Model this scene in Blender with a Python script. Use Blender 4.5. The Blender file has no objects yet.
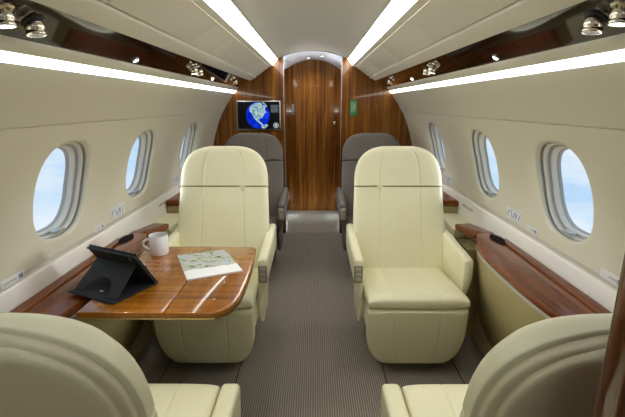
import bpy, bmesh, math, random
from mathutils import Vector, Matrix
C = bpy.context.scene.collection
R = math.radians
random.seed(7)
S = bpy.context.scene

# ------------------------------------------------------------------ materials
def new_mat(name):
    m = bpy.data.materials.new(name); m.use_nodes = True
    nt = m.node_tree
    b = nt.nodes['Principled BSDF']
    return m, nt, b
def N(nt, t, **kw):
    n = nt.nodes.new(t)
    for k, v in kw.items():
        if k in n.inputs.keys() if isinstance(k, str) else False: n.inputs[k].default_value = v
        else: setattr(n, k, v)
    return n
def L(nt, a, b): nt.links.new(a, b)
def ramp(nt, fac, stops):
    r = nt.nodes.new('ShaderNodeValToRGB')
    e = r.color_ramp.elements
    while len(e) < len(stops): e.new(0.5)
    for el, (p, c) in zip(e, stops): el.position = p; el.color = (*c, 1)
    L(nt, fac, r.inputs['Fac']); return r
def coords(nt, scale=(1,1,1), kind='Object'):
    t = nt.nodes.new('ShaderNodeTexCoord'); m = nt.nodes.new('ShaderNodeMapping')
    m.inputs['Scale'].default_value = scale
    L(nt, t.outputs[kind], m.inputs['Vector']); return m.outputs['Vector']
def noise(nt, vec, scale, detail=3, rough=.5, dist=0):
    n = nt.nodes.new('ShaderNodeTexNoise')
    n.inputs['Scale'].default_value = scale; n.inputs['Detail'].default_value = detail
    n.inputs['Roughness'].default_value = rough; n.inputs['Distortion'].default_value = dist
    L(nt, vec, n.inputs['Vector']); return n.outputs['Fac']
def bump(nt, b, fac, strength, dist=.002):
    n = nt.nodes.new('ShaderNodeBump'); n.inputs['Strength'].default_value = strength
    n.inputs['Distance'].default_value = dist
    L(nt, fac, n.inputs['Height']); L(nt, n.outputs['Normal'], b.inputs['Normal'])
def math_n(nt, op, a, b=None):
    n = nt.nodes.new('ShaderNodeMath'); n.operation = op
    for i, q in enumerate((a, b)):
        if q is None: continue
        if isinstance(q, (int, float)): n.inputs[i].default_value = q
        else: L(nt, q, n.inputs[i])
    return n.outputs[0]

def plain(name, col, rough=.5, metal=0, coat=0, spec=.5, bumpy=None):
    m, nt, b = new_mat(name)
    b.inputs['Base Color'].default_value = (*col, 1); b.inputs['Roughness'].default_value = rough
    b.inputs['Metallic'].default_value = metal; b.inputs['Coat Weight'].default_value = coat
    b.inputs['Coat Roughness'].default_value = .03
    b.inputs['Specular IOR Level'].default_value = spec
    if bumpy: bump(nt, b, noise(nt, coords(nt), bumpy[0], 4), bumpy[1], .001)
    return m
def emit(name, col, strength):
    m = bpy.data.materials.new(name); m.use_nodes = True; nt = m.node_tree
    nt.nodes.remove(nt.nodes['Principled BSDF'])
    e = nt.nodes.new('ShaderNodeEmission'); e.inputs['Color'].default_value = (*col, 1); e.inputs['Strength'].default_value = strength
    L(nt, e.outputs[0], nt.nodes['Material Output'].inputs['Surface']); return m
def leather(name, col, dark, rough=.42):
    m, nt, b = new_mat(name)
    v = coords(nt)
    r = ramp(nt, noise(nt, v, 5, 4), [(.3, dark), (.7, col)])
    L(nt, r.outputs[0], b.inputs['Base Color']); b.inputs['Roughness'].default_value = rough
    h = math_n(nt, 'ADD', math_n(nt, 'MULTIPLY', noise(nt, v, 420, 2), .12), noise(nt, v, 9, 3, .45, .6))
    bump(nt, b, h, .35, .006)
    return m
def wood(name, grain, cols, rough=.18, coat=.8, spacing=1.0, fig=.0, spec=.5):
    """grain: axis index along which the fibres run"""
    m, nt, b = new_mat(name)
    sc = [26*spacing]*3; sc[grain] = 1.1
    v = coords(nt, sc)
    sc2 = [150*spacing]*3; sc2[grain] = 5
    v2 = coords(nt, sc2)
    a = noise(nt, v, 1.0, 5, .62, .6); f = noise(nt, v2, 1.0, 3, .6)
    mix = math_n(nt, 'ADD', math_n(nt, 'MULTIPLY', a, .68), math_n(nt, 'MULTIPLY', f, .32))
    if fig:
        sc3 = [9]*3; sc3[grain] = 70
        g = noise(nt, coords(nt, sc3), 1.0, 3, .6, .4)
        mix = math_n(nt, 'ADD', math_n(nt, 'MULTIPLY', mix, 1-fig), math_n(nt, 'MULTIPLY', g, fig))
    r = ramp(nt, mix, [(.34, cols[0]), (.47, cols[1]), (.56, cols[2]), (.68, cols[3])])
    L(nt, r.outputs[0], b.inputs['Base Color'])
    b.inputs['Roughness'].default_value = rough; b.inputs['Coat Weight'].default_value = coat; b.inputs['Coat Roughness'].default_value = .02
    b.inputs['Specular IOR Level'].default_value = spec
    return m

M = {}
M['wall'] = plain('cream_wall_panel', (.68, .645, .515), .42, bumpy=(500, .03))
M['dado'] = plain('cream_dado', (.86, .83, .77), .4, bumpy=(500, .03))
M['ceiling'] = plain('cream_ceiling', (.44, .425, .355), .5, bumpy=(400, .03))  # vault kept darker than the panels, its lack of direct light put in colour
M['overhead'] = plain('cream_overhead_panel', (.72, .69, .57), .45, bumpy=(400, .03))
M['lower'] = plain('cream_lower_panel', (.56, .48, .30), .5)
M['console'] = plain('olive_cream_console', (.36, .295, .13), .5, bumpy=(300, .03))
M['white_trim'] = plain('white_window_trim', (.74, .70, .62), .35)
M['grey_track'] = plain('grey_window_track', (.37, .36, .33), .4)
M['seal'] = plain('dark_window_seal', (.30, .285, .25), .5)
M['chrome'] = plain('chrome', (.72, .66, .55), .16, metal=1)
M['silver'] = plain('silver_metal', (.6, .6, .6), .3, metal=1)
M['brass'] = plain('brass_edge', (.55, .43, .22), .3, metal=1)
M['black'] = plain('black_plastic', (.012, .012, .014), .45)
M['display'] = plain('display_black', (.004, .004, .006), .35, spec=.15)
M['hole'] = plain('dark_recess', (.006, .006, .007), .9, spec=.1)
M['blackgloss'] = plain('black_gloss', (.006, .006, .008), .08, coat=1)
M['case'] = plain('black_case', (.010, .011, .014), .6, bumpy=(900, .1))
M['casedark'] = plain('black_case_inside', (.008, .010, .018), .75)
M['greyplastic'] = plain('grey_plastic', (.24, .21, .17), .4)
M['vent_slot'] = plain('vent_slot_grey', (.50, .47, .42), .6)
M['lightgrey'] = plain('light_grey_plastic', (.42, .38, .31), .35)
M['ceramic'] = plain('white_ceramic', (.80, .79, .80), .18, coat=.5)
M['coffee'] = plain('dark_coffee', (.05, .035, .025), .15)
M['leather'] = leather('cream_leather', (.785, .755, .535), (.76, .725, .50))
M['shell'] = leather('shaded_cream_leather', (.70, .64, .44), (.67, .605, .41), .45)  # same cream leather with the near seat backs' shade put in colour
M['greyleather'] = leather('taupe_leather', (.118, .099, .083), (.104, .088, .074), .5)
M['pedestal'] = plain('shadowed_pedestal', (.10, .08, .05), .6)  # dark brown takes in the shadow below the seat
M['wood_v'] = wood('walnut_bulkhead', 2, [(.055, .016, .002), (.15, .050, .006), (.23, .086, .011), (.36, .150, .024)], .2, .35, 1.5, spec=.2)
M['wood_table'] = wood('walnut_table', 0, [(.10, .028, .002), (.26, .088, .007), (.37, .135, .012), (.52, .22, .03)], .2, .75, 1.2, .22, spec=.15)
M['wood_ledge'] = wood('walnut_ledge', 1, [(.085, .022, .004), (.145, .038, .008), (.19, .052, .011), (.25, .078, .018)], .22, .3, spec=.15)
M['wood_dark'] = wood('dark_gloss_wood', 1, [(.006, .003, .002), (.012, .005, .003), (.020, .008, .005), (.030, .012, .008)], .07, .5, spec=.3)
M['wood_part'] = wood('walnut_partition', 2, [(.035, .009, .003), (.085, .025, .008), (.12, .038, .012), (.17, .06, .02)], .15, .9)
M['strip'] = emit('lit_strip', (1.0, .99, .945), 10.5)
M['wash'] = emit('lit_wash_strip', (1.0, .99, .945), 7.8)
M['led'] = emit('led_lens', (.80, .88, 1.0), 30)
M['lamp'] = emit('lamp_lens', (.85, .97, 1.0), 6)
M['vest_lamp'] = emit('vestibule_lamp', (.85, .93, 1.0), 14)
M['step'] = emit('floor_light', (.85, .92, 1.0), 18)
M['cove'] = emit('fill_glow', (.85, .93, 1.0), 190)
M['vest'] = plain('vestibule_white', (.78, .83, .88), .45)
M['threshold'] = plain('grey_stone_floor', (.34, .345, .30), .22, coat=.3, bumpy=(40, .1))
M['green'] = plain('green_placard', (.02, .22, .05), .5)
M['paper'] = plain('placard_white', (.74, .74, .74), .5)
M['ink'] = plain('placard_blue_ink', (.22, .23, .40), .6)
M['greyink'] = plain('placard_grey_ink', (.50, .48, .45), .6)
M['whiteink'] = plain('placard_pale_text', (.40, .55, .42), .6)

def carpet():
    m, nt, b = new_mat('ribbed_carpet')
    t = nt.nodes.new('ShaderNodeTexCoord'); sp = nt.nodes.new('ShaderNodeSeparateXYZ'); L(nt, t.outputs['Object'], sp.inputs[0])
    x, y = sp.outputs[0], sp.outputs[1]
    rib = math_n(nt, 'MULTIPLY_ADD', math_n(nt, 'SINE', math_n(nt, 'MULTIPLY', x, 2*math.pi/.0110)), .5); nt.nodes[-1].inputs[2].default_value = .5
    cr = math_n(nt, 'MULTIPLY_ADD', math_n(nt, 'SINE', math_n(nt, 'MULTIPLY', y, 2*math.pi/.016)), .5); nt.nodes[-1].inputs[2].default_value = .5
    nz = noise(nt, coords(nt, (160, 90, 1)), 1, 2)
    h = math_n(nt, 'ADD', math_n(nt, 'MULTIPLY', rib, .62), math_n(nt, 'ADD', math_n(nt, 'MULTIPLY', math_n(nt, 'MULTIPLY', rib, cr), .18), math_n(nt, 'MULTIPLY', nz, .25)))
    r = ramp(nt, h, [(.08, (.125, .106, .085)), (.50, (.235, .205, .168)), (.92, (.355, .315, .268))])
    # carpet joints over the seat tracks
    ax = math_n(nt, 'ABSOLUTE', x)
    mixc = r.outputs[0]
    for c in (.378, .762):
        d = math_n(nt, 'LESS_THAN', math_n(nt, 'ABSOLUTE', math_n(nt, 'SUBTRACT', ax, c)), .0045)
        mx = nt.nodes.new('ShaderNodeMix'); mx.data_type = 'RGBA'
        L(nt, math_n(nt, 'MULTIPLY', d, .65), mx.inputs[0]); L(nt, mixc, mx.inputs[6]); mx.inputs[7].default_value = (.035, .028, .022, 1)
        mixc = mx.outputs[2]
    L(nt, mixc, b.inputs['Base Color']); b.inputs['Roughness'].default_value = .95
    b.inputs['Specular IOR Level'].default_value = .1
    bump(nt, b, h, .6, .003)
    return m
M['carpet'] = carpet()
def glass():
    m = bpy.data.materials.new('window_glass'); m.use_nodes = True; nt = m.node_tree
    nt.nodes.remove(nt.nodes['Principled BSDF'])
    tr = nt.nodes.new('ShaderNodeBsdfTransparent'); tr.inputs[0].default_value = (.93, .96, .98, 1)
    gl = nt.nodes.new('ShaderNodeBsdfGlossy'); gl.inputs['Roughness'].default_value = .02
    mx = nt.nodes.new('ShaderNodeMixShader'); mx.inputs[0].default_value = .05; L(nt, tr.outputs[0], mx.inputs[1]); L(nt, gl.outputs[0], mx.inputs[2])
    L(nt, mx.outputs[0], nt.nodes['Material Output'].inputs['Surface']); return m
M['glass'] = glass()
def screen_mat(name, col, st): return emit(name, col, st)
def magazine_cover():
    m, nt, b = new_mat('magazine_cover')
    v = coords(nt)
    sp = nt.nodes.new('ShaderNodeSeparateXYZ'); L(nt, v, sp.inputs[0])
    pic = ramp(nt, noise(nt, coords(nt, (20, 30, 1)), 1, 5, .7), [(.36, (.03, .035, .025)), (.42, (.12, .18, .05)), (.465, (.38, .44, .24)), (.50, (.62, .62, .60)), (.54, (.30, .28, .28)), (.58, (.60, .62, .66)), (.64, (.16, .27, .60))])
    pic.color_ramp.interpolation = 'LINEAR'
    msk = math_n(nt, 'GREATER_THAN', math_n(nt, 'ADD', sp.outputs[1], math_n(nt, 'MULTIPLY', noise(nt, v, 18, 2), .05)), -.030)
    mx = nt.nodes.new('ShaderNodeMix'); mx.data_type = 'RGBA'
    L(nt, msk, mx.inputs[0]); mx.inputs[6].default_value = (.80, .80, .81, 1); L(nt, pic.outputs[0], mx.inputs[7])
    L(nt, mx.outputs[2], b.inputs['Base Color']); b.inputs['Roughness'].default_value = .5; b.inputs['Specular IOR Level'].default_value = .25
    return m
M['mag'] = magazine_cover()
def globe_mat():
    m = bpy.data.materials.new('globe_picture'); m.use_nodes = True; nt = m.node_tree
    nt.nodes.remove(nt.nodes['Principled BSDF'])
    r = ramp(nt, noise(nt, coords(nt), 16, 4), [(.4, (.0, .012, .42)), (.65, (.01, .05, .85))])
    e = nt.nodes.new('ShaderNodeEmission'); e.inputs['Strength'].default_value = 1.0
    L(nt, r.outputs[0], e.inputs['Color']); L(nt, e.outputs[0], nt.nodes['Material Output'].inputs['Surface']); return m
M['globe'] = globe_mat()
def land_mat():
    m = bpy.data.materials.new('land_picture'); m.use_nodes = True; nt = m.node_tree
    nt.nodes.remove(nt.nodes['Principled BSDF'])
    r = ramp(nt, noise(nt, coords(nt), 60, 5), [(.38, (.10, .32, .42)), (.52, (.36, .55, .58)), (.66, (.75, .80, .78))])
    e = nt.nodes.new('ShaderNodeEmission'); e.inputs['Strength'].default_value = .9
    L(nt, r.outputs[0], e.inputs['Color']); L(nt, e.outputs[0], nt.nodes['Material Output'].inputs['Surface']); return m
M['land'] = land_mat()
M['pixel_grey'] = emit('screen_text_grey', (.35, .38, .45), .6)
M['pixel_dim'] = emit('screen_box_dim', (.05, .055, .07), .7)
M['pixel_white'] = emit('screen_white', (.8, .9, 1), .8)

# ------------------------------------------------------------------ mesh helpers
class MB:
    def __init__(self): self.v = []; self.f = []
    def add(self, vs, fs):
        o = len(self.v); self.v += [tuple(p) for p in vs]; self.f += [tuple(i+o for i in f) for f in fs]; return self
    def box(self, x0, x1, y0, y1, z0, z1, bev=0):
        bm = bmesh.new(); bmesh.ops.create_cube(bm, size=1)
        for q in bm.verts: q.co = Vector((x0+(q.co.x+.5)*(x1-x0), y0+(q.co.y+.5)*(y1-y0), z0+(q.co.z+.5)*(z1-z0)))
        if bev: bmesh.ops.bevel(bm, geom=bm.edges[:], offset=bev, segments=3, affect='EDGES', profile=.5)
        return self.take(bm)
    def take(self, bm, mat=None):
        bm.verts.index_update()
        self.add([(mat @ q.co if mat else q.co) for q in bm.verts], [[q.index for q in f.verts] for f in bm.faces]); bm.free(); return self
    def prism(self, pts, lo, hi, axis=0, bev=0, seg=3):
        """extrude a closed 2D polygon along axis (0: pts=(y,z), 1: pts=(x,z), 2: pts=(x,y))"""
        def put(p, t): return {0: (t, p[0], p[1]), 1: (p[0], t, p[1]), 2: (p[0], p[1], t)}[axis]
        bm = bmesh.new()
        a = [bm.verts.new(put(p, lo)) for p in pts]; b = [bm.verts.new(put(p, hi)) for p in pts]
        n = len(pts)
        bm.faces.new(a); bm.faces.new(b[::-1])
        for i in range(n): bm.faces.new((a[i], b[i], b[(i+1) % n], a[(i+1) % n]))
        bmesh.ops.recalc_face_normals(bm, faces=bm.faces[:])
        if bev:
            es = [e for e in bm.edges if (e.verts[0].co[axis] == e.verts[1].co[axis])]
            bmesh.ops.bevel(bm, geom=es, offset=bev, segments=seg, affect='EDGES', profile=.5)
        return self.take(bm)
    def loft(self, rings, cap=True, closed=True):
        n = len(rings[0]); vs = [p for r in rings for p in r]; fs = []
        for i in range(len(rings)-1):
            for j in range(n if closed else n-1):
                k = (j+1) % n
                fs.append((i*n+j, i*n+k, (i+1)*n+k, (i+1)*n+j))
        if cap: fs.append(tuple(range(n))[::-1]); fs.append(tuple((len(rings)-1)*n+j for j in range(n)))
        return self.add(vs, fs)
    def lathe(self, prof, c=(0,0,0), n=28, axis=(0,0,1), cap=True):
        q = Vector((0,0,1)).rotation_difference(Vector(axis)).to_matrix()
        rings = []
        for r, h in prof: rings.append([tuple(Vector(c)+q @ Vector((r*math.cos(2*math.pi*k/n), r*math.sin(2*math.pi*k/n), h))) for k in range(n)])
        return self.loft(rings, cap)
    def tube(self, pts, r, n=10):
        rings = []
        for i, p in enumerate(pts):
            a = Vector(pts[max(0, i-1)]); b = Vector(pts[min(len(pts)-1, i+1)]); t = (b-a).normalized()
            u = t.cross(Vector((0,.02,1))).normalized() if abs(t.z) < .95 else t.cross(Vector((1,0,0))).normalized()
            w = t.cross(u)
            rings.append([tuple(Vector(p)+r*(math.cos(2*math.pi*k/n)*u+math.sin(2*math.pi*k/n)*w)) for k in range(n)])
        return self.loft(rings)
    def build(self, name, mat, parent=None, smooth=True, angle=40):
        me = bpy.data.meshes.new(name); me.from_pydata(self.v, [], self.f); me.update()
        bm = bmesh.new(); bm.from_mesh(me); bmesh.ops.recalc_face_normals(bm, faces=bm.faces[:]); bm.to_mesh(me); bm.free()
        if smooth:
            me.polygons.foreach_set('use_smooth', [True]*len(me.polygons)); me.set_sharp_from_angle(angle=R(angle))
        me.materials.append(mat)
        o = bpy.data.objects.new(name, me); C.objects.link(o)
        if parent: o.parent = parent
        return o
def thing(name, label, cat, loc=(0,0,0), rotz=0, group=None):
    o = bpy.data.objects.new(name, None); C.objects.link(o); o.empty_display_size = .05
    o.location = loc; o.rotation_euler = (0,0,rotz); o['label'] = label; o['category'] = cat
    if group: o['group'] = group
    return o
def tag(o, label, cat, group=None):
    o['label'] = label; o['category'] = cat
    if group: o['group'] = group
    return o
def struct(o, label=None, cat='wall'):
    o['kind'] = 'structure'; o['category'] = cat
    if label: o['label'] = label
    return o
def kids(o): return [c for c in bpy.data.objects if c.parent == o]
def dup(o, parent=None):
    c = o.copy(); C.objects.link(c)
    if parent: c.parent = parent
    for k in kids(o): dup(k, c)
    return c

# ------------------------------------------------------------------ cabin profile (half width by height)
PZ = [(.74, 1.036), (.80, 1.035), (.88, 1.029), (.95, 1.016), (1.02, 1.0), (1.10, .975), (1.19, .941), (1.277, .903), (1.36, .850), (1.42, .803), (1.452, .782)]
def prof(z):
    if z <= PZ[0][0]: return PZ[0][1]
    for i in range(len(PZ)-1):
        z0, x0 = PZ[i]; z1, x1 = PZ[i+1]
        if z <= z1:
            def sl(k):
                a, b = max(0, k-1), min(len(PZ)-1, k+1); return (PZ[b][1]-PZ[a][1])/(PZ[b][0]-PZ[a][0])
            h = z1-z0; t = (z-z0)/h; m0, m1 = sl(i)*h, sl(i+1)*h
            return (2*t**3-3*t*t+1)*x0+(t**3-2*t*t+t)*m0+(-2*t**3+3*t*t)*x1+(t**3-t*t)*m1
    return PZ[-1][1]
Y0, Y1 = -1.3, 4.30
YL = .72          # lights and panels start past the partition to dim the near seats
# floor
struct(MB().box(-1.0, 1.0, Y0, Y1, -.03, 0).build('floor', M['carpet'], smooth=False), 'taupe ribbed cabin carpet along the aisle', 'floor')
# ceiling vault
def vault(y): return [(x, y, 1.853-.075*(abs(x)/.342)**2.2) for x in [(-.342+.684*k/24) for k in range(25)]]
mb = MB(); mb.loft([vault(Y0), vault(Y1)], cap=False, closed=False)
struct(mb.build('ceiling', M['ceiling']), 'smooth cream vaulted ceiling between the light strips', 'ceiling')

def strip_sheet(pts, y0, y1, sx):
    """open sheet running along the cabin through cross-section points"""
    return [[(sx*x, y0, z) for x, z in pts], [(sx*x, y1, z) for x, z in pts]]
JOINTS = {-1: [1.23, 2.0, 2.37, 2.66, 3.35], 1: [1.14, 1.95, 2.75, 3.55]}
WIN = {-1: [(1.655, 1), (2.435, 2), (3.39, 3)], 1: [(1.63, 4), (2.42, 5), (3.38, 6)]}
WZ, WA, WB = 1.012, .178, .192        # window centre height, half length, half height
def sup(th, a, b, n=2.7):
    c, s = math.cos(th), math.sin(th)
    return a*math.copysign(abs(c)**(2/n), c), b*math.copysign(abs(s)**(2/n), s)

for sx, side in ((-1, 'left'), (1, 'right')):
    # overhead panels, separate boards with open joints
    ys = [Y0]+[-.4, .42]+JOINTS[sx]+[Y1]
    mb = MB()
    for a, b in zip(ys, ys[1:]):
        sec = [(.350, 1.716), (.358, 1.716), (.549, 1.612), (.551, 1.606), (.545, 1.604), (.350, 1.708)]
        sec = [(.421, 1.7025), (.548, 1.6145), (.552, 1.624), (.424, 1.708)]
        mb.prism([(sx*x, z) for x, z in sec], a+.002, b-.002, 1, .0015, 2)
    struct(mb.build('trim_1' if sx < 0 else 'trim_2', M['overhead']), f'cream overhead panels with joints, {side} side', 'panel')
    # lip under the overhead panels, recess behind
    mb = MB(); mb.loft([[(sx*x, y, z) for x, z in [(.385, 1.745), (.405, 1.735), (.55, 1.64), (.557, 1.628), (.5565, 1.611), (.562, 1.602), (.618, 1.574), (.626, 1.576), (.628, 1.60)]] for y in (Y0, Y1)], cap=False, closed=False)
    struct(mb.build('trim_3' if sx < 0 else 'trim_4', M['overhead']), f'cream lip below the {side} overhead panels', 'trim')
    # sides of the ceiling light channel
    mb = MB()
    mb.prism([(sx*.343, 1.7775), (sx*.340, 1.774), (sx*.338, 1.80), (sx*.343, 1.80)], Y0, Y1, 1)
    mb.prism([(sx*.3885, 1.715), (sx*.4155, 1.7005), (sx*.4185, 1.705), (sx*.392, 1.722)], Y0, Y1, 1)
    struct(mb.build('trim_5' if sx < 0 else 'trim_6', M['overhead'], smooth=False), f'thin cream edge of the {side} ceiling light channel', 'trim')
    # lit ceiling strip
    o = thing('ceiling_light_strip', f'bright white light strip along the {side} side of the ceiling vault', 'light', (sx*.32, 2.4, 1.76), 0, 'ceiling light strips')
    mb = MB(); mb.prism([(sx*(x-.32), z-1.76) for x, z in [(.343, 1.774), (.388, 1.7185), (.395, 1.724), (.350, 1.781)]], YL-2.4+.02, Y1-2.4-.004, 1)
    mb.build('diffuser', M['strip'], o, smooth=False)
    mb = MB(); mb.prism([(sx*(x-.32), z-1.76) for x, z in [(.352, 1.784), (.398, 1.728), (.411, 1.745), (.366, 1.800)]], YL-2.4+.02, Y1-2.4-.004, 1)
    mb.build('housing', M['silver'], o, smooth=False)
    # lip between dark strip and wash light
    mb = MB(); mb.loft([[(sx*x, y, z) for x, z in [(.745, 1.53), (.737, 1.514), (.736, 1.505), (.741, 1.495), (.752, 1.480), (.757, 1.477), (.772, 1.487)]] for y in (Y0, Y1)], cap=False, closed=False)
    struct(mb.build('trim_7' if sx < 0 else 'trim_8', M['wall']), f'cream lip above the {side} wall light', 'trim')
    o = thing('wall_light_strip', f'bright white wash light strip under the {side} dark service strip', 'light', (sx*.77, 2.4, 1.467), 0, 'wall light strips')
    mb = MB(); mb.prism([(sx*(x-.77), z-1.467) for x, z in [(.756, 1.476), (.782, 1.4535), (.789, 1.460), (.762, 1.483)]], YL-2.4+.02, Y1-2.4-.004, 1)
    mb.build('diffuser', M['wash'], o, smooth=False)
    mb = MB(); mb.prism([(sx*(x-.77), z-1.467) for x, z in [(.761, 1.489), (.791, 1.463), (.802, 1.475), (.772, 1.502)]], YL-2.4+.02, Y1-2.4-.004, 1)
    mb.build('housing', M['silver'], o, smooth=False)

    # ---- side wall with window holes
    mb = MB()
    top = [(prof(z), z) for z in [1.452, 1.43, 1.40, 1.37, 1.34, 1.31, 1.285, 1.2800]]
    top += [(prof(1.279)+.006, 1.2775)]
    mb.loft([[(sx*x, y, z) for x, z in top] for y in (Y0, Y1)], cap=False, closed=False)
    zt, zb = 1.2755, .756
    wins = [w[0] for w in WIN[sx]]
    def strip(ya, yb, nz=14):
        r = [[(sx*prof(zb+(zt-zb)*k/nz), y, zb+(zt-zb)*k/nz) for k in range(nz+1)] for y in (ya, yb)]
        mb.loft(r, cap=False, closed=False)
    edge = .26
    cur = Y0
    for wy in wins:
        strip(cur, wy-edge); cur = wy+edge
        angs = sorted(set([2*math.pi*k/96 for k in range(96)] + [math.atan2(sz_*(zz), sy_*edge) % (2*math.pi) for sy_ in (1, -1) for sz_, zz in ((1, zt-WZ), (-1, WZ-zb))]))
        rings = []
        for q in range(7):
            ring = []
            for th in angs:
                iy, iz = sup(th, WA+.012, WB+.012)
                c, s = math.cos(th), math.sin(th)
                lim = (zt-WZ) if s > 0 else (WZ-zb)
                k = min(edge/abs(c) if abs(c) > 1e-9 else 1e9, lim/abs(s) if abs(s) > 1e-9 else 1e9)
                oy, oz = c*k, s*k
                t = (q/6)**1.2
                y_, z_ = iy+(oy-iy)*t, iz+(oz-iz)*t
                ring.append((sx*prof(WZ+z_), wy+y_, WZ+z_))
            rings.append(ring)
        # rolled edge into the reveal
        inner = []
        for d, e in ((.012, .0), (.0075, -.0012), (.003, -.004), (.0005, -.009), (0, -.016)):
            ring = []
            for th in angs:
                iy, iz = sup(th, WA+d, WB+d)
                ring.append((sx*(prof(WZ+iz)-e), wy+iy, WZ+iz))
            inner.append(ring)
        mb.loft(inner[::-1][:-1]+rings, cap=False)
    strip(cur, Y1)
    mb.loft([[(sx*x, y, z) for x, z in [(prof(1.279)+.006, 1.2775), (prof(zt)+.004, 1.2775), (prof(zt), zt)]] for y in (Y0, Y1)], cap=False, closed=False)
    struct(mb.build('wall_'+side, M['wall'], angle=50), f'cream {side} cabin side wall with three oval windows', 'wall')
    # dado with rounded top rail, then lower side panel
    mb = MB()
    dz = [(1.036, .756), (1.074, .755), (1.075, .738), (1.042, .7375), (1.0325, .7370), (1.0285, .734), (1.0265, .729), (1.026, .70), (1.026, .56), (1.015, .50), (1.0, .40), (.955, 0.0)]
    mb.loft([[(sx*x, y, z) for x, z in dz[:9]] for y in (Y0, Y1)], cap=False, closed=False)
    struct(mb.build('trim_9' if sx < 0 else 'trim_10', M['dado']), f'pale dado rail below the {side} windows', 'trim')
    mb = MB(); mb.loft([[(sx*x, y, z) for x, z in dz[8:]] for y in (Y0, Y1)], cap=False, closed=False)
    struct(mb.build('baseboard_'+side, M['lower']), f'beige lower side panel, {side} side', 'baseboard')
    # vent grilles in the dado
    for vy in ((2.80, 4.1) if sx < 0 else (2.66, 4.1))[:1]:
        o = thing('air_grille', f'small slotted air grille in the {side} dado rail', 'grille', (sx*1.0255, vy, .690), 0, 'dado air grilles')
        MB().box(-.002, .002, -.095, .095, -.011, .011, .0012).build('plate', M['dado'], o)
        mb = MB()
        for k in range(15): mb.box(-sx*.0035-.001, -sx*.0035+.001, -.088+k*.0125, -.088+k*.0125+.0075, -.007, .007)
        mb.build('slots', M['vent_slot'], o, smooth=False)

# ---- windows
for sx in (-1, 1):
    for wy, num in WIN[sx]:
        side = 'left' if sx < 0 else 'right'
        order = {1: 'nearest', 2: 'middle', 0: 'farthest'}[num % 3]
        o = bpy.data.objects.new(f'window_{num}', None); C.objects.link(o); o.location = (sx*1.05, wy, WZ)
        struct(o, f'{order} oval window in the {side} wall', 'window')
        n = 72
        def rg(a, b, d, plane=None):
            r = []
            for k in range(n):
                y, z = sup(2*math.pi*k/n, a, b)
                x = (prof(WZ+z)+d) if plane is None else plane(z)+d
                r.append((sx*(x-1.05), y, z))
            return r
        mb = MB(); mb.loft([rg(WA, WB, .016), rg(WA-.001, WB-.001, .022), rg(WA+.003, WB+.003, .024), rg(WA+.003, WB+.003, .030)], cap=False)
        mb.build('seal', M['seal'], o)
        def band(nm, mat, *rows): MB().loft([rg(WA-a, WB-a, d) for a, d in rows], cap=False).build(nm, mat, o)
        band('frame', M['white_trim'], (-.003, .029), (.005, .027), (.008, .029), (.009, .045))
        band('shade_track', M['grey_track'], (.0085, .044), (.013, .043), (.0135, .054))
        band('inner_frame', M['white_trim'], (.0130, .053), (.019, .052), (.0205, .055), (.0215, .078))
        band('pane_seal', M['grey_track'], (.021, .077), (.025, .077), (.0255, .090))
        mb = MB(); mb.add(rg(WA-.024, WB-.024, .086), [tuple(range(n))]); mb.build('pane', M['glass'], o, smooth=False)
        pl = lambda z: prof(WZ+z)+.022
        # shade pull latch at the sill
        mb = MB(); zz = -WB+.020; xx = pl(zz)-.004-1.05
        mb.box(sx*xx-.012, sx*xx+.012, -.03, .03, zz-.004, zz+.008, .003); mb.build('shade_latch', M['silver'], o)

# ---- forward bulkhead with the door opening
def arch(a, zs, zc, n=16): return [(a*math.cos(math.pi*k/n), zs+(zc-zs)*math.sin(math.pi*k/n)) for k in range(n+1)]
def arch2(a, zs, zc, n=20): return [(a-2*a*k/n, zc-(zc-zs)*(abs(1-2*k/n))**2.0) for k in range(n+1)]
OPW, OPS, OPC = .290, 1.742, 1.8505
outer = [(.955, 0), (1.0, .40), (1.02, .52), (1.026, .70)]+[(prof(z), z) for z in (.76, .85, .95, 1.05, 1.15, 1.25, 1.35, 1.42, 1.452)]+[(.75, 1.49), (.735, 1.512), (.62, 1.578), (.553, 1.616), (.395, 1.722), (.342, 1.779)]
for k in range(1, 9):
    x = .342-.342*k/8; outer.append((x, 1.853-.075*(x/.342)**2.2))
mb = MB()
op = [(x, 1.8505-.078*(abs(x)/.342)**2.2) for x in [OPW-2*OPW*k/20 for k in range(21)]]
op_half = [p for p in op if p[0] >= -1e-6]
for s in (1, -1):
    poly = [(s*x, z) for x, z in outer] + [(s*p[0], p[1]) for p in op_half[::-1]] + [(s*OPW, 0)]
    mb.prism(poly, Y1, Y1+.014, 1)
struct(mb.build('wall_front', M['wood_v'], smooth=False), 'glossy walnut bulkhead across the front of the cabin', 'wall')
mb = MB(); 
for s in (1, -1): mb.box(s*(OPW-.004)-.003, s*(OPW-.004)+.003, Y1-.004, Y1+.018, 0, OPS+.004, .001)
struct(mb.build('trim_11', M['silver'], smooth=False), 'thin metal edge of the bulkhead opening', 'trim')
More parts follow.
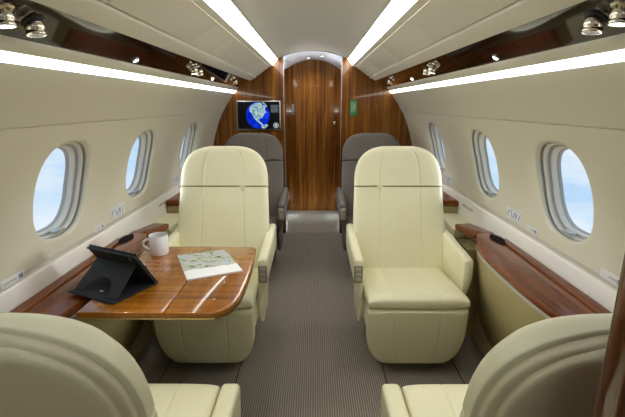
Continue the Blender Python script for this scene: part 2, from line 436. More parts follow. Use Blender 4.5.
# vestibule
VY = 5.27
mb = MB()
for s in (1, -1): mb.box(s*.35-.005 if s > 0 else -.355, s*.35+.005 if s > 0 else -.345, Y1+.016, VY+.05, 0, 1.78)
struct(mb.build('wall_vestibule', M['wood_v'], smooth=False), 'walnut side walls of the entry beyond the bulkhead', 'wall')
struct(MB().box(-.345, .345, Y1, VY+.05, -.03, .001).build('floor_vestibule', M['threshold'], smooth=False), 'grey polished floor plate before the walnut door', 'floor')
def vv(y): return [(x, y, 1.868-.118*(abs(x)/.345)**2.0) for x in [(-.345+.69*k/20) for k in range(21)]]
mb = MB(); mb.loft([vv(Y1+.02), vv(VY+.05)], cap=False, closed=False)
struct(mb.build('ceiling_vestibule', M['vest']), 'white arched ceiling before the walnut door', 'ceiling')
d = MB().prism([(-.343, 0.003), (.343, 0.003)]+[(x, z-.004) for x, _, z in vv(0)[::-1]], VY, VY+.04, 1).build('door_1', M['wood_v'], smooth=False)
struct(d, 'glossy walnut door with arched top', 'door')
mb = MB(); mb.box(-.262, -.228, VY-.006, VY+.002, 1.22, 1.35, .003); mb.build('door_handle', M['greyplastic'], d)
mb = MB(); mb.box(.255, .285, VY-.02, VY+.002, 1.10, 1.14, .004); mb.build('door_latch', M['chrome'], d)
def spot(loc, aim, power, size, blend=.6, col=(1, .97, .9), r=.02):
    l = bpy.data.lights.new('spot_beam', 'SPOT'); l.energy = power; l.spot_size = R(size); l.spot_blend = blend; l.color = col; l.shadow_soft_size = r
    o = bpy.data.objects.new('spot_beam', l); C.objects.link(o); o.location = loc
    o.rotation_euler = (Vector(aim)-Vector(loc)).to_track_quat('-Z', 'Y').to_euler(); return o
# two lamps in the vestibule ceiling
for k, (x, y) in enumerate(((.10, 4.75), (-.05, 5.02))):
    zc = 1.868-.118*(abs(x)/.345)**2
    o = thing('ceiling_lamp', ['right small round lamp in white ceiling before walnut door', 'left small round lamp in white ceiling before walnut door'][k], 'lamp', (x, y, zc-.004), 0, 'entry ceiling lamps')
    MB().lathe([(.026, .006), (.026, -.004), (.020, -.006), (.020, .004)]).build('rim', M['silver'], o)
    MB().lathe([(.019, .001), (.019, -.003)]).build('lens', M['vest_lamp'], o)
for x, y in ((.10, 4.75), (-.05, 5.02)): spot((x, y, 1.83), (x*.5, y-.05, 0), 9, 150, .9, (.88, .94, 1.0), .02)
for s in (-1, 1):
    o = thing('floor_light', f'small white light low beside the walnut door, {"left" if s < 0 else "right"}', 'light', (s*.343, 4.98, .13), 0, 'entry floor lights')
    MB().box(-.004, .004, -.12, .12, -.05, .05, .002).build('housing', M['silver'], o)
    MB().box(-s*.005-.001, -s*.005+.001, -.11, .11, -.04, .04).build('lens', M['step'], o, smooth=False)

for s in (-1, 1):  # unseen fill lights added to whiten the entry ceiling
    o = thing('fill_light', f'white cove light added to brighten the entry ceiling, {"left" if s < 0 else "right"} side, unseen behind the bulkhead', 'light', (s*.325, 4.49, 1.25), 0, 'entry cove lights')
    MB().box(-.009, .009, -.15, .15, -.012, .0, .002).build('housing', M['silver'], o)
    MB().box(-.007, .007, -.145, .145, .0, .004).build('lens', M['cove'], o, smooth=False)

# rear wall closing the cabin behind the viewer and near partition
mb = MB(); mb.prism([(x, z) for x, z in outer]+[(-x, z) for x, z in outer[::-1][1:]], Y0-.03, Y0, 1)
struct(mb.build('wall_back', M['ceiling'], smooth=False), 'cream rear wall of the cabin', 'wall')
PY = .36
poly = [(x, z) for x, z in outer if x >= .79 and z < 1.425]
part = struct(MB().prism([(.321, 0.0)]+poly+[(.321, 1.42)], PY, PY+.035, 1, .004, 2).build('wall_partition', M['wood_part']), 'dark glossy walnut partition edge at far right foreground', 'wall')

# ------------------------------------------------------------------ service strips with lamps and nozzles
def svc(x_t):     # point on the dark strip, 0 at the ceiling edge .. 1 at the wall edge
    return (.622+.113*x_t, 1.575-.064*x_t)
nrm = Vector((-.064, 0, -.113)).normalized()        # facing down and inward for the right side
for sx, side in ((-1, 'left'), (1, 'right')):
    o = thing('service_strip', f'dark glossy wood service strip above the {side} windows', 'panel', (sx*.68, 2.4, 1.55), 0, 'overhead service strips')
    mb = MB(); mb.prism([(sx*(x-.68), z-1.55) for x, z in [(.619, 1.577), (.738, 1.510), (.744, 1.521), (.626, 1.589)]], YL-2.4+.01, Y1-2.4-.004, 1)
    mb.build('veneer', M['wood_dark'], o, smooth=False)
    # thin joints in the veneer
    for y in (1.45, 2.05, 2.8, 3.45):
        mb = MB()
        mb.prism([(sx*(x-.68), z-1.55) for x, z in [(.6188, 1.5765), (.7375, 1.5095), (.739, 1.512), (.620, 1.580)]], y-2.4-.0015, y-2.4+.0015, 1)
        mb.build('joint', M['black'], o, smooth=False)
def nozzle(sx, y, t, label, lit, r=.021, tilt=0.0):
    x, z = svc(t)
    nn = Vector((sx*nrm.x*.25, tilt, -1)).normalized()
    o = thing('reading_lamp' if lit else 'air_nozzle', label, 'lamp' if lit else 'nozzle', (sx*x, y, z), 0, 'overhead reading lamps' if lit else 'overhead air nozzles')
    base = Vector((sx*nrm.x, 0, nrm.z))
    MB().lathe([(r*1.3, .0002), (r*1.3, .001), (r*1.15, .003), (r*.9, .003)], (0,0,0), 28, base).build('collar', M['black'] if not lit else M['chrome'], o)
    MB().lathe([(r*.6, .0005), (r*.95, .004), (r*1.03, .010), (r*1.03, .018), (r*.93, .022), (r*.93, .024), (r*1.0, .026), (r*1.0, .032), (r*.93, .034), (r*.86, .034), (r*.80, .031)], (0,0,0), 28, nn).build('barrel', M['chrome'], o)
    MB().lathe([(r*.80, .0305), (r*.80, .033)], (0,0,0), 24, nn).build('lens' if lit else 'outlet', M['lamp'] if lit else M['greyplastic'], o)
    return o, nn
def led(sx, y, t, label):
    x, z = svc(t)
    o = thing('spot_light', label, 'lamp', (sx*x, y, z), 0, 'overhead spot lights')
    base = Vector((sx*nrm.x, 0, nrm.z))
    MB().lathe([(.016, .0002), (.016, .002), (.0135, .004), (.011, .004)], (0,0,0), 20, base).build('bezel', M['silver'], o)
    MB().lathe([(.0115, .001), (.0115, .0035), (.005, .006)], (0,0,0), 20, base).build('lens', M['led'], o)
    return o
for sx, side in ((-1, 'left'), (1, 'right')):
    near = {-1: (.985, 1.095), 1: (.965, 1.06)}[sx]; dm = .055 if sx < 0 else 0
    nozzle(sx, near[0], .42, f'lit chrome reading lamp nearest the camera on the {side} service strip', True)
    nozzle(sx, near[1], .45, f'large unlit chrome air nozzle nearest the camera on the {side} service strip', False, .022)
    nozzle(sx, 2.43+dm, .42, f'middle chrome reading lamp on the {side} service strip, beside an air nozzle', True)
    nozzle(sx, 2.54+dm, .42, f'middle chrome air nozzle on the {side} service strip, beside a lamp', False)
    nozzle(sx, 3.74, .40, f'farthest chrome air nozzle on the {side} service strip near the bulkhead', False)
    led(sx, 1.70+1.6*dm, .80, f'nearer glowing white spot light on the {side} service strip')
    led(sx, 3.10, .78, f'farther glowing white spot light on the {side} service strip')
    x, z = svc(.8)
    spot((sx*x*.985, 1.73, z-.03), (sx*.50, 2.0, .45), 5, 75)
    spot((sx*x*.985, 3.10, z-.03), (sx*.50, 3.15, .45), 4, 75)
    x, z = svc(.42)
    spot((sx*x*.97, near[0], z-.065), (sx*.43, 1.08, .45), 13, 46)

# ------------------------------------------------------------------ consoles and table
WT = .66
for sx, side in ((-1, 'left'), (1, 'right')):
    o = thing('side_console', f'walnut topped side console below the {side} windows' + (' with a stowed table leaf' if 0 else ''), 'console', (sx*.93, 1.8, 0), 0, 'side consoles')
    edge_pts = [(.905, 2.19), (.868, 2.10), (.838, 2.0), (.822, 1.90), (.815, 1.75), (.814, 1.6), (.818, 1.46), (.827, 1.33), (.845, 1.24), (.885, 1.15), (.915, 1.05), (.92, .80)]
    def loc(p): return (sx*(p[0]-.93), p[1]-1.8)
    top = [loc(p) for p in edge_pts]+[loc((1.0235, .80)), loc((1.0235, 2.15)), loc((1.0, 2.19)), loc((.96, 2.205))]
    MB().prism(top, WT-.030, WT, 2, .009, 3).build('wood_top', M['wood_ledge'], o)
    # raised border board along the wall
    br = [loc(p) for p in ((.985, 2.02), (.978, 1.7), (.972, 1.3), (.968, .81), (1.0215, .81), (1.0215, 2.10))]
    MB().prism(br, WT-.001, WT+.006, 2, .002, 2).build('border_board', M['wood_ledge'], o)
    # bright edging below the wood, then the bulging body
    ed = [loc((p[0]+.004, p[1])) for p in edge_pts]
    def ring(inset, z): return [(q[0]+sx*inset, q[1], z) for q in ed]
    mb = MB(); mb.loft([ring(.004, WT-.029), ring(-.001, WT-.034), ring(-.001, WT-.044), ring(.004, WT-.047)], cap=False, closed=False)
    mb.build('edging', M['lightgrey'], o)
    mb = MB()
    rr = []
    for z in (WT-.046, WT-.10, WT-.18, WT-.28, WT-.38, WT-.48, WT-.56, .04, .0):
        t = (WT-.046-z)/(WT-.046)
        r = []
        for q in ed:
            base = sx*(.992-.93)
            k = t**1.35
            r.append(((q[0]+sx*.006)*(1-k)+base*k, q[1], z))
        rr.append(r)
    mb.loft(rr, cap=False, closed=False)
    # rear return of the body at the far end
    mb.loft([[r[0] for r in rr], [(sx*.09, 2.205-1.8, r[0][2]) for r in rr]], cap=False, closed=False)
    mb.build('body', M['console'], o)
    # lens shaped cup holder
    pts = []
    for k in range(24):
        a = 2*math.pi*k/24; pts.append((sx*(.046+.032*math.sin(a)*abs(math.sin(a))), 2.085-1.8+.088*math.cos(a)))
    MB().prism(pts, WT-.001, WT+.0035, 2, .001, 1).build('cup_holder', M['hole'], o)
    # lower aft ledge beside the seat
    o = thing('seat_side_ledge', f'narrow walnut ledge with cream pad beside the {side} cream seat', 'ledge', (sx*.93, 2.4, 0), 0, 'ledges beside the cream seats')
    MB().prism([(sx*(x-.93), y-2.4) for x, y in ((.905, 2.215), (1.0235, 2.215), (1.0235, 2.26), (.962, 2.44), (.868, 2.425), (.862, 2.38))], WT-.04, WT-.012, 2, .006, 2).build('wood_top', M['wood_ledge'], o)
    MB().prism([(sx*(x-.93), y-2.4) for x, y in ((.955, 2.45), (1.0235, 2.28), (1.0235, 2.82), (.88, 2.82), (.868, 2.435))], WT-.11, WT-.048, 2, .012, 3).build('cream_pad', M['leather'], o)
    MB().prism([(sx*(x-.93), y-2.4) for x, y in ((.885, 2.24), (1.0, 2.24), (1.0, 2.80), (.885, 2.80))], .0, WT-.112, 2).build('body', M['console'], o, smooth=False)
    o = thing('side_cabinet', f'walnut topped cream side block behind the {side} cream seat', 'cabinet', (sx*.93, 3.2, 0), 0, 'side cabinets by the taupe seats')
    MB().prism([(sx*(x-.93), y-3.2) for x, y in ((.885, 2.86), (1.0235, 2.835), (1.0235, 4.25), (.885, 4.25))], WT-.005, WT+.035, 2, .012, 3).build('wood_top', M['wood_ledge'], o)
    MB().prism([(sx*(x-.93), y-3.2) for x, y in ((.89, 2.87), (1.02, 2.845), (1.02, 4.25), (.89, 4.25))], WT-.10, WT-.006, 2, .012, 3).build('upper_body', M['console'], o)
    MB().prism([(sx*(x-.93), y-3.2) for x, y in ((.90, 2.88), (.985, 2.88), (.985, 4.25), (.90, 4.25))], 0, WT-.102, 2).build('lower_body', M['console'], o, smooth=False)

# deployed table on the left
TT = .672
o = thing('folding_table', 'glossy walnut table folded out from the left side console', 'table', (-.5, 1.6, 0))
def rnd(pts, rads, n=7):
    out = []
    m = len(pts)
    for i, (p, r) in enumerate(zip(pts, rads)):
        if r == 0: out.append(p); continue
        P = Vector(p); a = (Vector(pts[i-1])-P); b = (Vector(pts[(i+1) % m])-P)
        A = P+a.normalized()*min(r, a.length*.49); B = P+b.normalized()*min(r, b.length*.49)
        for k in range(n+1):
            t = k/n; q = (1-t)**2*A+2*t*(1-t)*P+t*t*B; out.append((q.x, q.y))
    return out
FX = -.489
leaf_out = rnd([(FX+.0005, 1.270), (-.305, 1.270), (-.262, 1.335), (-.251, 1.46), (-.251, 1.66), (-.268, 1.935), (FX+.0005, 1.94)], [0, .035, .09, .12, .12, .045, 0])
leaf_in = [(-.786, 1.271), (FX-.0005, 1.270), (FX-.0005, 1.94), (-.782, 1.94)]
for nm, pts in (('outer_leaf', leaf_out), ('inner_leaf', leaf_in)):
    MB().prism([(x+.5, y-1.6) for x, y in pts], TT-.022, TT, 2, .006, 3).build(nm, M['wood_table'], o)
    cx = sum(p[0] for p in pts)/len(pts); cy = sum(p[1] for p in pts)/len(pts)
    MB().prism([((cx+(x-cx)*.992)+.5, (cy+(y-cy)*.992)-1.6) for x, y in pts], TT-.0285, TT-.0225, 2).build('metal_edge', M['brass'], o, smooth=False)
ln = [(-.318, 1.288), (-.281, 1.35), (-.270, 1.46), (-.270, 1.66), (-.286, 1.925)]
lq = rnd(ln, [0, .05, .1, .1, 0], 6)
mb = MB(); mb.loft([[(x+.5-w_, y-1.6, TT+h_) for w_, h_ in ((-.0022, -.0006), (-.0012, .0007), (.0012, .0007), (.0022, -.0006))] for x, y in lq], closed=False, cap=False)
mb.build('rim_bead', M['wood_table'], o)
mb = MB(); mb.box(-.28, .16, -.04, .03, TT-.06, TT-.029, .006); mb.box(-.28, -.24, -.2, .2, TT-.10, TT-.03, .005)
mb.build('support_arm', M['silver'], o)

# ------------------------------------------------------------------ seats
def pad_ring(w, f, b, p, grooves=(), gd=.005, gw=.022):
    """closed outline (x, n): padded front +n, back -n"""
    ts = set(round(math.sin(-math.pi/2+math.pi*k/26), 5) for k in range(27))
    ts |= {round(s*(1-e), 5) for s in (1, -1) for e in (.0005, .002, .006, .014, .03)}
    for g in grooves:
        for d in (-.06, -.035, -.02, -.01, 0, .01, .02, .035, .06): ts.add(round(g+d, 5))
    ts = sorted(t for t in ts if -1 <= t <= 1)
    fr = []
    for t in ts:
        n = (1-abs(t)**p)**(1/p)
        q = f*n - sum(gd*math.exp(-((t-g)/gw)**2) for g in grooves)
        fr.append((t*w, q))
    bk = [(t*w, -b*(1-abs(t)**p)**(1/p)) for t in ts[1:-1][::-1]]
    return fr+bk
def ease_ends(s, e, L_):
    """rounding factor near both ends"""
    d = min(s, L_-s)
    if d >= e: return 1.0
    t = 1-d/e
    return math.sqrt(max(0.0, 1-t*t))
SEAM = (-.46, .46)
def make_seat(kind, mats, lean=.245, top=1.095, arms_up=True, panel=True, wide=1.0):
    main, shell = mats
    root = bpy.data.objects.new('cabin_seat', None); C.objects.link(root); root.empty_display_size = .1
    z0 = .365
    hs = (.857-z0)/(1.095-z0)
    Ybase = .50
    def P(h):
        z = z0+h*(top-z0); y = Ybase+lean*(h**1.05)
        dz = top-z0; dy = lean*1.05*max(h, .05)**.05
        T = Vector((0, dy, dz)).normalized(); Nn = Vector((0, -T.z, T.y))
        return Vector((0, y, z)), Nn
    def W(h):
        if h < hs: return .277+.003*math.sin(math.pi*h/hs)-.013*(h/hs)
        t = min(1, (h-hs)/(1-hs))*.985; return .264*(1-t**2.9)**(1/2.9)
    Lh = (top-z0)
    def section(h0, h1, off, wk, f, b, p, grooves, nm, mat, e0=.02, e1=.02, steps=34, wf=W):
        L_ = (h1-h0)*Lh
        ss = [0, .0015, .004, .008, .014, .02]+[.02+(L_-.05)*(1-(1-k/steps)**1.7) for k in range(1, steps+1)]+[L_-.0275, L_-.025, L_-.02, L_-.014, L_-.008, L_-.004, L_-.0015, L_]
        rings = []
        for s in ss:
            h = h0+(s/L_)*(h1-h0)
            c, n = P(h); c = c-n*off
            e = e0 if s < L_/2 else e1
            k = .25+.75*ease_ends(s, e, L_)
            rings.append([tuple(c+Vector((x, 0, 0))+n*q) for x, q in pad_ring(wf(h)*wk*wide*(.965+.035*k), f*k, b*k, p, grooves, .0032*k, .016)])
        return MB().loft(rings).build(nm, mat, root, angle=60)
    section(.0, hs-.0007, .0, 1.0, .052, .014, 5, SEAM, 'backrest', main, .02, .004)
    section(hs+.0007, 1.0, .0, 1.0, .055, .014, 5, SEAM, 'headrest', main, .004, .05)
    def Wb(h):
        return W(min(1, h*1.008))
    def Wr(h):
        return W(min(.992, h*1.012))
    section(.0, .990, .006, .962, .01, .026, 7, (), 'back_shell', shell, .02, .014, wf=Wb)
    section(.0, .980, .014, .905, .008, .033, 8, (), 'rear_panel', shell, .02, .012, wf=Wr)
    # seam tab on the headrest
    c, n = P(hs); 
    mb = MB(); q = c+n*.052; sxx = .115
    mb.box(sxx-.016, sxx+.016, q.y-.012, q.y+.01, q.z-.012, q.z+.003, .003); mb.box(sxx-.008, sxx+.008, q.y-.014, q.y, q.z-.026, q.z-.008, .003)
    mb.build('headrest_tab', main, root)
    # seat cushion
    rings = []
    Lc = .53
    ss = [0, .002, .006, .012, .02, .032, .045, .06]+[.06+(Lc-.1)*k/10 for k in range(1, 11)]+[Lc-.02, Lc-.01, Lc]
    for s in ss:
        y = .0+s; zc = .408-.045*(s/Lc)
        k = .32+.68*ease_ends(s, .075, 1.2)
        kb = .5+.5*ease_ends(s, .02, 1.2)
        w = .2475*(.955+.045*kb)
        rings.append([(x, y, zc+q) for x, q in pad_ring(w, .048*k, .032*k, 5, SEAM, .003*k, .016)])
    MB().loft(rings).build('seat_cushion', main, root, angle=60)
    # leg rest panel at the front
    rings = []
    Lp = .335
    for k in range(26):
        s = Lp*(k/25); t = k/25
        z = .383-s; y = .034+.05*t**1.6
        if t > .40:
            u = (t-.40)/.60; w = .118+.127*(1-u**2.2)**(1/2.2)
        else: w = .2455
        kk = .35+.65*ease_ends(s, .016, Lp)
        rings.append([(x, y-q, z) for x, q in pad_ring(w, .036*kk, .05, 6, SEAM, .003*kk, .016)])
    MB().loft(rings).build('leg_rest', main, root, angle=60)
    # pedestal
    mb = MB(); mb.prism([(.13, .0), (.56, .0), (.60, .36), (.10, .36)], -.165, .165, 0, .01, 2); mb.build('pedestal', M['pedestal'], root)
    MB().prism([(.10, .355), (.10, .20), (.62, .20), (.66, .355)], -.235, .235, 0, .015, 2).build('seat_pan', shell, root)
    # arms
    for s in (1, -1):
        if arms_up:
            rings = []
            yy = [.155, .156, .159, .165, .174, .187]+[.187+.483*k/10 for k in range(1, 10)]+[.675, .688, .696, .70]
            for y in yy:
                zt_ = .580+.042*((y-.118)/.58)**.9
                e = min(y-.1545, .7005-y); k = math.sqrt(max(0, 1-(1-min(1, e/.03))**2))
                low = .345+.03*max(0, (y-.4)/.3)
                pts = rnd([(.2535, low), (.266, low), (.307, .46), (.307, zt_), (.2535, zt_)], [.004, .02, .06, .022, .022], 6)
                cx_, cz_ = .280, (zt_+.44)/2
                rings.append([(s*(cx_+(x-cx_)*(.78+.22*k)), y, cz_+(z-cz_)*(.88+.12*k)) for x, z in pts])
            a = MB().loft(rings).build('armrest', main, root, angle=60)
            MB().prism(rnd([(.20, .37), (.24, .20), (.33, .13), (.58, .13), (.64, .37)], [.01, .06, .05, .05, .01], 5), s*.236, s*.256, 0, .004, 2).build('side_panel', shell, root)
        else:
            pts = rnd([(.01, .452), (.015, .35), (.07, .20), (.20, .10), (.60, .10), (.66, .30), (.68, .46), (.50, .455)], [.03, .05, .10, .06, .05, .1, .04, .05], 5)
            a = MB().prism([(y, z) for y, z in pts], s*.2555, s*.318, 0, .016, 4).build('armrest', main, root, angle=60)
        if arms_up and s == 1 and panel:      # control panel faces forward on the aisle side
            mb = MB(); mb.box(.259, .303, .147, .172, .458, .552, .006); mb.build('control_panel', M['lightgrey'] if kind != 'cream' else M['greyplastic'], a)
            mb = MB()
            for k in range(3): mb.box(.267, .295, .1450, .154, .469+.0265*k, .489+.0265*k, .003)
            mb.build('button', M['lightgrey'] if kind == 'cream' else M['silver'], a)
    return root
def mirror(root):
    """mirror image of a seat across its centre line"""
    r = dup(root)
    def rec(o):
        for k in kids(o):
            k.data = k.data.copy(); k.data.transform(Matrix.Scale(-1, 4, (1,0,0))); k.data.flip_normals(); rec(k)
    rec(r); return r
G1 = 'cream cabin seats facing the camera'
s = make_seat('cream', (M['leather'], M['leather']))
s.location = (-.530, 1.835, 0); tag(s, 'cream leather seat behind the walnut table, facing the camera', 'seat', G1)
r = mirror(s); r.location = (.522, 1.835, 0); tag(r, 'cream leather seat right of the aisle, facing the camera', 'seat', G1)
G2 = 'taupe cabin seats by the bulkhead'
s = make_seat('taupe', (M['greyleather'], M['greyleather']))
s.location = (-.525, 3.03, 0); tag(s, 'taupe grey leather seat left of the aisle, before the bulkhead screen', 'seat', G2)
r = mirror(s); r.location = (.525, 3.03, 0); tag(r, 'taupe grey leather seat right of the aisle, before the bulkhead', 'seat', G2)
G3 = 'cream cabin seats seen from behind'
s = make_seat('cream', (M['leather'], M['shell']), .165, 1.03, arms_up=False, wide=1.05)
s.location = (.555, 1.225, 0); s.rotation_euler = (0, 0, math.pi); tag(s, 'cream leather seat seen from behind at lower right, beside dark wood partition', 'seat', G3)
r = mirror(s); r.location = (-.550, 1.225, 0); r.rotation_euler = (0, 0, math.pi); tag(r, 'cream leather seat seen from behind at lower left, before the walnut table', 'seat', G3)

# ------------------------------------------------------------------ things on the table
o = thing('mug', 'white ceramic mug on the walnut table', 'mug', (-.706, 1.835, TT))
MB().lathe([(.034, 0), (.039, .002), (.0422, .010), (.043, .05), (.043, .090), (.042, .093), (.040, .092), (.0395, .05), (.038, .012), (.0, .010)], (0,0,0), 36, cap=False).build('body', M['ceramic'], o)
MB().tube([(-.041-.028*math.sin(math.pi*k/12)**.7, -.012, .076-.050*k/12+.0) for k in range(13)], .006, 10).build('handle', M['ceramic'], o)
MB().lathe([(.0392, .070), (.0, .070)], (0,0,0), 32, cap=False).build('coffee', M['coffee'], o)

# magazine
q = [Vector(p) for p in ((-.614, 1.800), (-.488, 1.526), (-.284, 1.622), (-.409, 1.876))]
ang = math.atan2((q[2]-q[1]).y, (q[2]-q[1]).x); cen = sum(q, Vector((0, 0)))/4
o = thing('magazine', 'magazine with pictures of a garden on its cover, lying on the walnut table', 'magazine', (cen.x, cen.y, TT+.0005), ang)
ca, sa = math.cos(-ang), math.sin(-ang)
lp = [((p-cen).x*ca-(p-cen).y*sa, (p-cen).x*sa+(p-cen).y*ca) for p in q]
MB().prism(lp, 0, .005, 2).build('pages', M['paper'], o, smooth=False)
MB().prism(lp, .0052, .006, 2).build('cover', M['mag'], o, smooth=False)

# tablet in a folding case
e1 = Vector((.903, -.430, 0)).normalized(); e2 = Vector((.430, .903, 0)).normalized()
Cc = Vector((-.596, 1.497, TT+.001))
o = thing('tablet', 'black tablet in an open folding case standing on the walnut table', 'tablet', tuple(Cc), math.atan2(e1.y, e1.x))
ph = R(58)
up = Vector((0, -math.cos(ph), math.sin(ph))); nb = Vector((0, -math.sin(ph), -math.cos(ph)))   # local: x=e1, y=e2; back normal nb
def slab(A, U, V, n, t, bev=.004):
    A, U, V, n = Vector(A), Vector(U), Vector(V), Vector(n)
    bm = bmesh.new(); bmesh.ops.create_cube(bm, size=1)
    for v in bm.verts: v.co = A+U*(v.co.x+.5)+V*(v.co.y+.5)+n*(t*(v.co.z+.5))
    bmesh.ops.bevel(bm, geom=bm.edges[:], offset=min(bev, t*.45), segments=3, affect='EDGES')
    return MB().take(bm)
slab((-.242, 0, .0105), (.242, 0, 0), up*.160, nb, .011).build('case_back', M['case'], o)
slab(Vector((-.236, 0, .0145))-nb*.0015, (.230, 0, 0), up*.152, nb, .0012, .0005).build('screen', M['blackgloss'], o)
slab((-.242, -.20, .001), (.242, 0, 0), (0, .21, 0), (0, 0, 1), .004).build('cover_flap', M['casedark'], o)
# propping flap with an arched cut-out
A = Vector((-.230, 0, .0105))+up*.105+nb*.012; B = Vector((-.230, -.172, .006))
V = B-A; nv = V.cross(Vector((1,0,0))).normalized()
outl = [(0, 0), (.205, 0), (.215, 1), (.165, 1)]+[(.105+.06*math.cos(math.pi*k/12), 1-.50*math.sin(math.pi*k/12)) for k in range(1, 12)]+[(.045, 1), (-.005, 1)]
bm = bmesh.new()
a = [bm.verts.new(A+Vector((u, 0, 0))+V*v) for u, v in outl]; b = [bm.verts.new(A+Vector((u, 0, 0))+V*v+nv*.003) for u, v in outl]
bm.faces.new(a); bm.faces.new(b[::-1])
for i in range(len(outl)): bm.faces.new((a[i], b[i], b[(i+1) % len(outl)], a[(i+1) % len(outl)]))
MB().take(bm).build('prop_flap', M['case'], o, smooth=False)
q0 = Vector((-.205, -.165, .0043))
MB().box(-.135, -.118, -.150, -.140, .0050, .0058).build('logo_mark', M['lightgrey'], o, smooth=False)
c = Vector((-.06, 0, .0075))+up*.150+nb*.0115
MB().lathe([(.006, 0), (.006, .0015), (.004, .002)], tuple(c+Vector((.035, 0, 0))), 16, nb).build('camera_lens', M['silver'], o)

# ------------------------------------------------------------------ bulkhead screen, sign, placards
o = thing('wall_screen', 'flat screen showing a blue globe on the walnut bulkhead', 'screen', (-.541, Y1, 1.239))
w2, h2 = .219, .143
mb = MB(); mb.box(-w2, w2, -.022, 0, -h2, h2, .004); mb.build('bezel', M['silver'], o)
MB().box(-w2+.009, w2-.009, -.0235, -.021, -h2+.009, h2-.009).build('display', M['display'], o, smooth=False)
yy = -.0245
gx, gz, gr = -.008, .000, .128
mb = MB(); mb.add([(gx+.118*math.cos(2*math.pi*k/48), yy, gz+gr*math.sin(2*math.pi*k/48)) for k in range(48)], [tuple(range(48))])
mb.build('globe_picture', M['globe'], o, smooth=False)
def scr(pts): return [((x-171)/218*.438-gx, -(y-289)/142*.286-gz) for x, y in pts]
land = scr([(126, 268), (128, 248), (140, 238), (152, 231), (172, 227), (186, 230), (190, 240), (198, 238), (206, 250), (203, 262), (211, 273), (200, 281), (193, 295), (184, 303), (177, 304), (173, 314), (180, 321), (190, 331), (196, 337), (188, 338), (175, 329), (161, 317), (150, 303), (142, 290), (135, 278)])
south = scr([(182, 341), (198, 336), (212, 331), (217, 338), (207, 349), (195, 354), (186, 351)])
green = scr([(184, 223), (198, 226), (209, 236), (215, 249), (206, 246), (196, 234)])
mb = MB()
for pl_ in (land, south, green): mb.add([(gx+x, yy-.0008, gz+z) for x, z in pl_], [tuple(range(len(pl_)))])
mb.build('land_picture', M['land'], o, smooth=False)
mb = MB(); mb.box(.122, .202, yy-.0006, yy, .025, .105); mb.build('data_box', M['pixel_dim'], o, smooth=False)
mb = MB()
for k in range(6):
    z = .096-.012*k; x = .127
    while x < .190:
        l_ = random.uniform(.006, .02); mb.box(x, min(x+l_, .199), yy-.0012, yy-.0006, z-.003, z+.003); x += l_+.005
mb.build('data_text', M['pixel_grey'], o, smooth=False)
mb = MB()
cxx, czz = .172, -.098
for r0, r1 in ((.026, .021), (.012, .004)):
    for k in range(24):
        a0, a1 = 2*math.pi*k/24, 2*math.pi*(k+1)/24
        mb.add([(cxx+r*math.cos(a), yy-.0008, czz+r*math.sin(a)) for r, a in ((r0, a0), (r0, a1), (r1, a1), (r1, a0))], [(0, 1, 2, 3)])
mb.build('compass_dial', M['pixel_white'], o, smooth=False)

o = thing('sign', 'small green upright sign on the walnut bulkhead right of the door', 'sign', (.408, Y1, 1.312))
MB().box(-.034, .034, -.004, 0, -.080, .080, .001).build('plate', M['green'], o)
mb = MB()
for z, h in ((.048, .010), (.028, .014), (.006, .016), (-.016, .014), (-.036, .008)):
    x = -.022
    while x < .018:
        l_ = random.uniform(.006, .012); mb.box(x, min(x+l_, .024), -.0052, -.0040, z-h/2, z+h/2); x += l_+.004
mb.build('lettering', M['whiteink'], o, smooth=False)

def placard(sx, y, z, w, h, label, style):
    o = thing('placard', label, 'placard', (sx*(prof(z)-.0015), y, z), 0, 'wall placards')
    sl = math.atan2(prof(z+.02)-prof(z-.02), .04)
    o.rotation_euler = (0, sx*sl, 0)
    MB().box(-.001, .001, -w/2, w/2, -h/2, h/2, .0004).build('plate', M['paper'], o)
    xi = -sx*.0016
    ink = MB(); gi = MB()
    def seg(mbx, y0, z0, y1, z1, t):
        d = Vector((y1-y0, z1-z0)).normalized(); nx = Vector((-d.y, d.x))*t/2
        mbx.add([(xi, y0+nx.x, z0+nx.y), (xi, y1+nx.x, z1+nx.y), (xi, y1-nx.x, z1-nx.y), (xi, y0-nx.x, z0-nx.y)], [(0, 1, 2, 3)])
    if style == 'icons':
        f = -sx   # reading direction
        for k, (a, b, c, d) in enumerate(((-.42, -.25, -.40, .22), (-.33, .05, -.30, .25), (-.12, -.30, -.20, .30), (-.06, -.30, .04, .22), (.12, -.26, .08, .26), (.14, -.1, .20, .2), (.28, -.25, .36, .10), (.38, .1, .40, .28))):
            seg(ink, a*w*sx*-1, b*h, c*w*sx*-1, d*h, .007)
        for zz in (.42, -.42):
            gi = MB(); seg(gi, -.40*w, zz*h, .36*w, zz*h, .0028); gi.build('small_text', M['greyink'], o, smooth=False); gi = MB()
    else:
        seg(gi, -.42*w, 0, .12*w, 0, h*.22)
        f = 1 if sx < 0 else -1
        seg(ink, .22*w*f, .0, .40*w*f, .0, h*.5)
    if ink.v: ink.build('marking', M['ink'], o, smooth=False)
    if gi.v: gi.build('small_text', M['greyink'], o, smooth=False)
placard(-1, 2.155, .797, .16, .066, 'wide placard with blue marks below and between the two nearer left windows', 'icons')
placard(-1, 1.945, .765, .10, .028, 'small text placard on the left wall between tablet and nearest window', 'text')
placard(-1, 1.345, .757, .12, .032, 'small text placard at the left edge of the left wall above the console', 'text')
placard(-1, 3.13, .797, .16, .066, 'wide placard with blue marks on the left wall beside the cream headrest', 'icons')
placard(1, 2.055, .800, .16, .066, 'wide placard with blue marks below and between the two nearer right windows', 'icons')
placard(1, 1.87, .778, .10, .028, 'small text placard on the right wall next to wide marked placard', 'text')
placard(1, 1.33, .770, .12, .034, 'small text placard on the right wall closest to the dark wood partition', 'text')
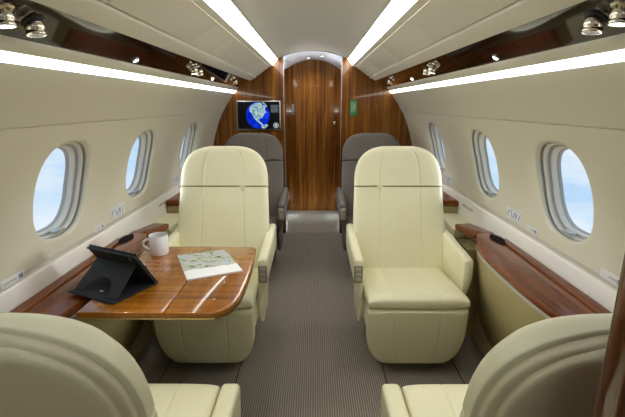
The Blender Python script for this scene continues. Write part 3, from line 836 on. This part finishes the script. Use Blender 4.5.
placard(1, 3.13, .797, .16, .066, 'wide placard with blue marks on the right wall beside the cream headrest', 'icons')

# ------------------------------------------------------------------ sky outside
w = bpy.data.worlds.new('sky'); S.world = w; w.use_nodes = True; nt = w.node_tree
bg = nt.nodes['Background']
tc = nt.nodes.new('ShaderNodeTexCoord'); mp = nt.nodes.new('ShaderNodeMapping'); mp.inputs['Scale'].default_value = (1.2, 1.2, 4.0)
L(nt, tc.outputs['Generated'], mp.inputs['Vector'])
nz = noise(nt, mp.outputs['Vector'], 2.6, 6, .6, .3)
sp = nt.nodes.new('ShaderNodeSeparateXYZ'); L(nt, tc.outputs['Generated'], sp.inputs[0])
hz = math_n(nt, 'MULTIPLY', math_n(nt, 'ADD', sp.outputs[2], .22), -1.1)
fac = math_n(nt, 'ADD', nz, hz)
r = ramp(nt, fac, [(.30, (.52, .73, .97)), (.43, (.70, .84, .98)), (.56, (.84, .91, 1.0)), (.70, (.93, .96, 1.0))])
L(nt, r.outputs[0], bg.inputs['Color']); bg.inputs['Strength'].default_value = 1.05

# fill light added behind the viewer for the near seat backs, no fixture
l = bpy.data.lights.new('aft_fill_light', 'AREA'); l.energy = 3.5; l.size = .35; l.color = (1, .96, .88)
o = bpy.data.objects.new('aft_fill_light', l); C.objects.link(o); o.location = (0, -.75, 1.80)
# soft daylight from the bright clouds on both sides, entering through the windows
for sx in (-1, 1):
    l = bpy.data.lights.new('cloud_daylight', 'SUN'); l.energy = 4.8; l.angle = R(22); l.color = (.95, .97, 1.0)
    o = bpy.data.objects.new('cloud_daylight', l); C.objects.link(o); o.location = (sx*4, 2.4, 2)
    o.rotation_euler = Vector((-sx*1.0, .0, -.15)).to_track_quat('-Z', 'Y').to_euler()

# ------------------------------------------------------------------ camera
cam = bpy.data.cameras.new('camera'); co = bpy.data.objects.new('camera', cam); C.objects.link(co)
cam.sensor_width = 36; cam.lens = 36*417/625; cam.clip_start = .02
co.location = (.012, 0, 1.35)
co.rotation_euler = (R(90)-math.atan(104.5/417), 0, math.atan(1.3/417))
S.camera = co
S.view_settings.view_transform = 'Standard'; S.view_settings.look = 'None'; S.view_settings.gamma = 1
S.view_settings.use_curve_mapping = False; S.view_settings.exposure = 0.0
S.cycles.max_bounces = 10; S.cycles.diffuse_bounces = 6; S.cycles.glossy_bounces = 4; S.cycles.caustics_reflective = False
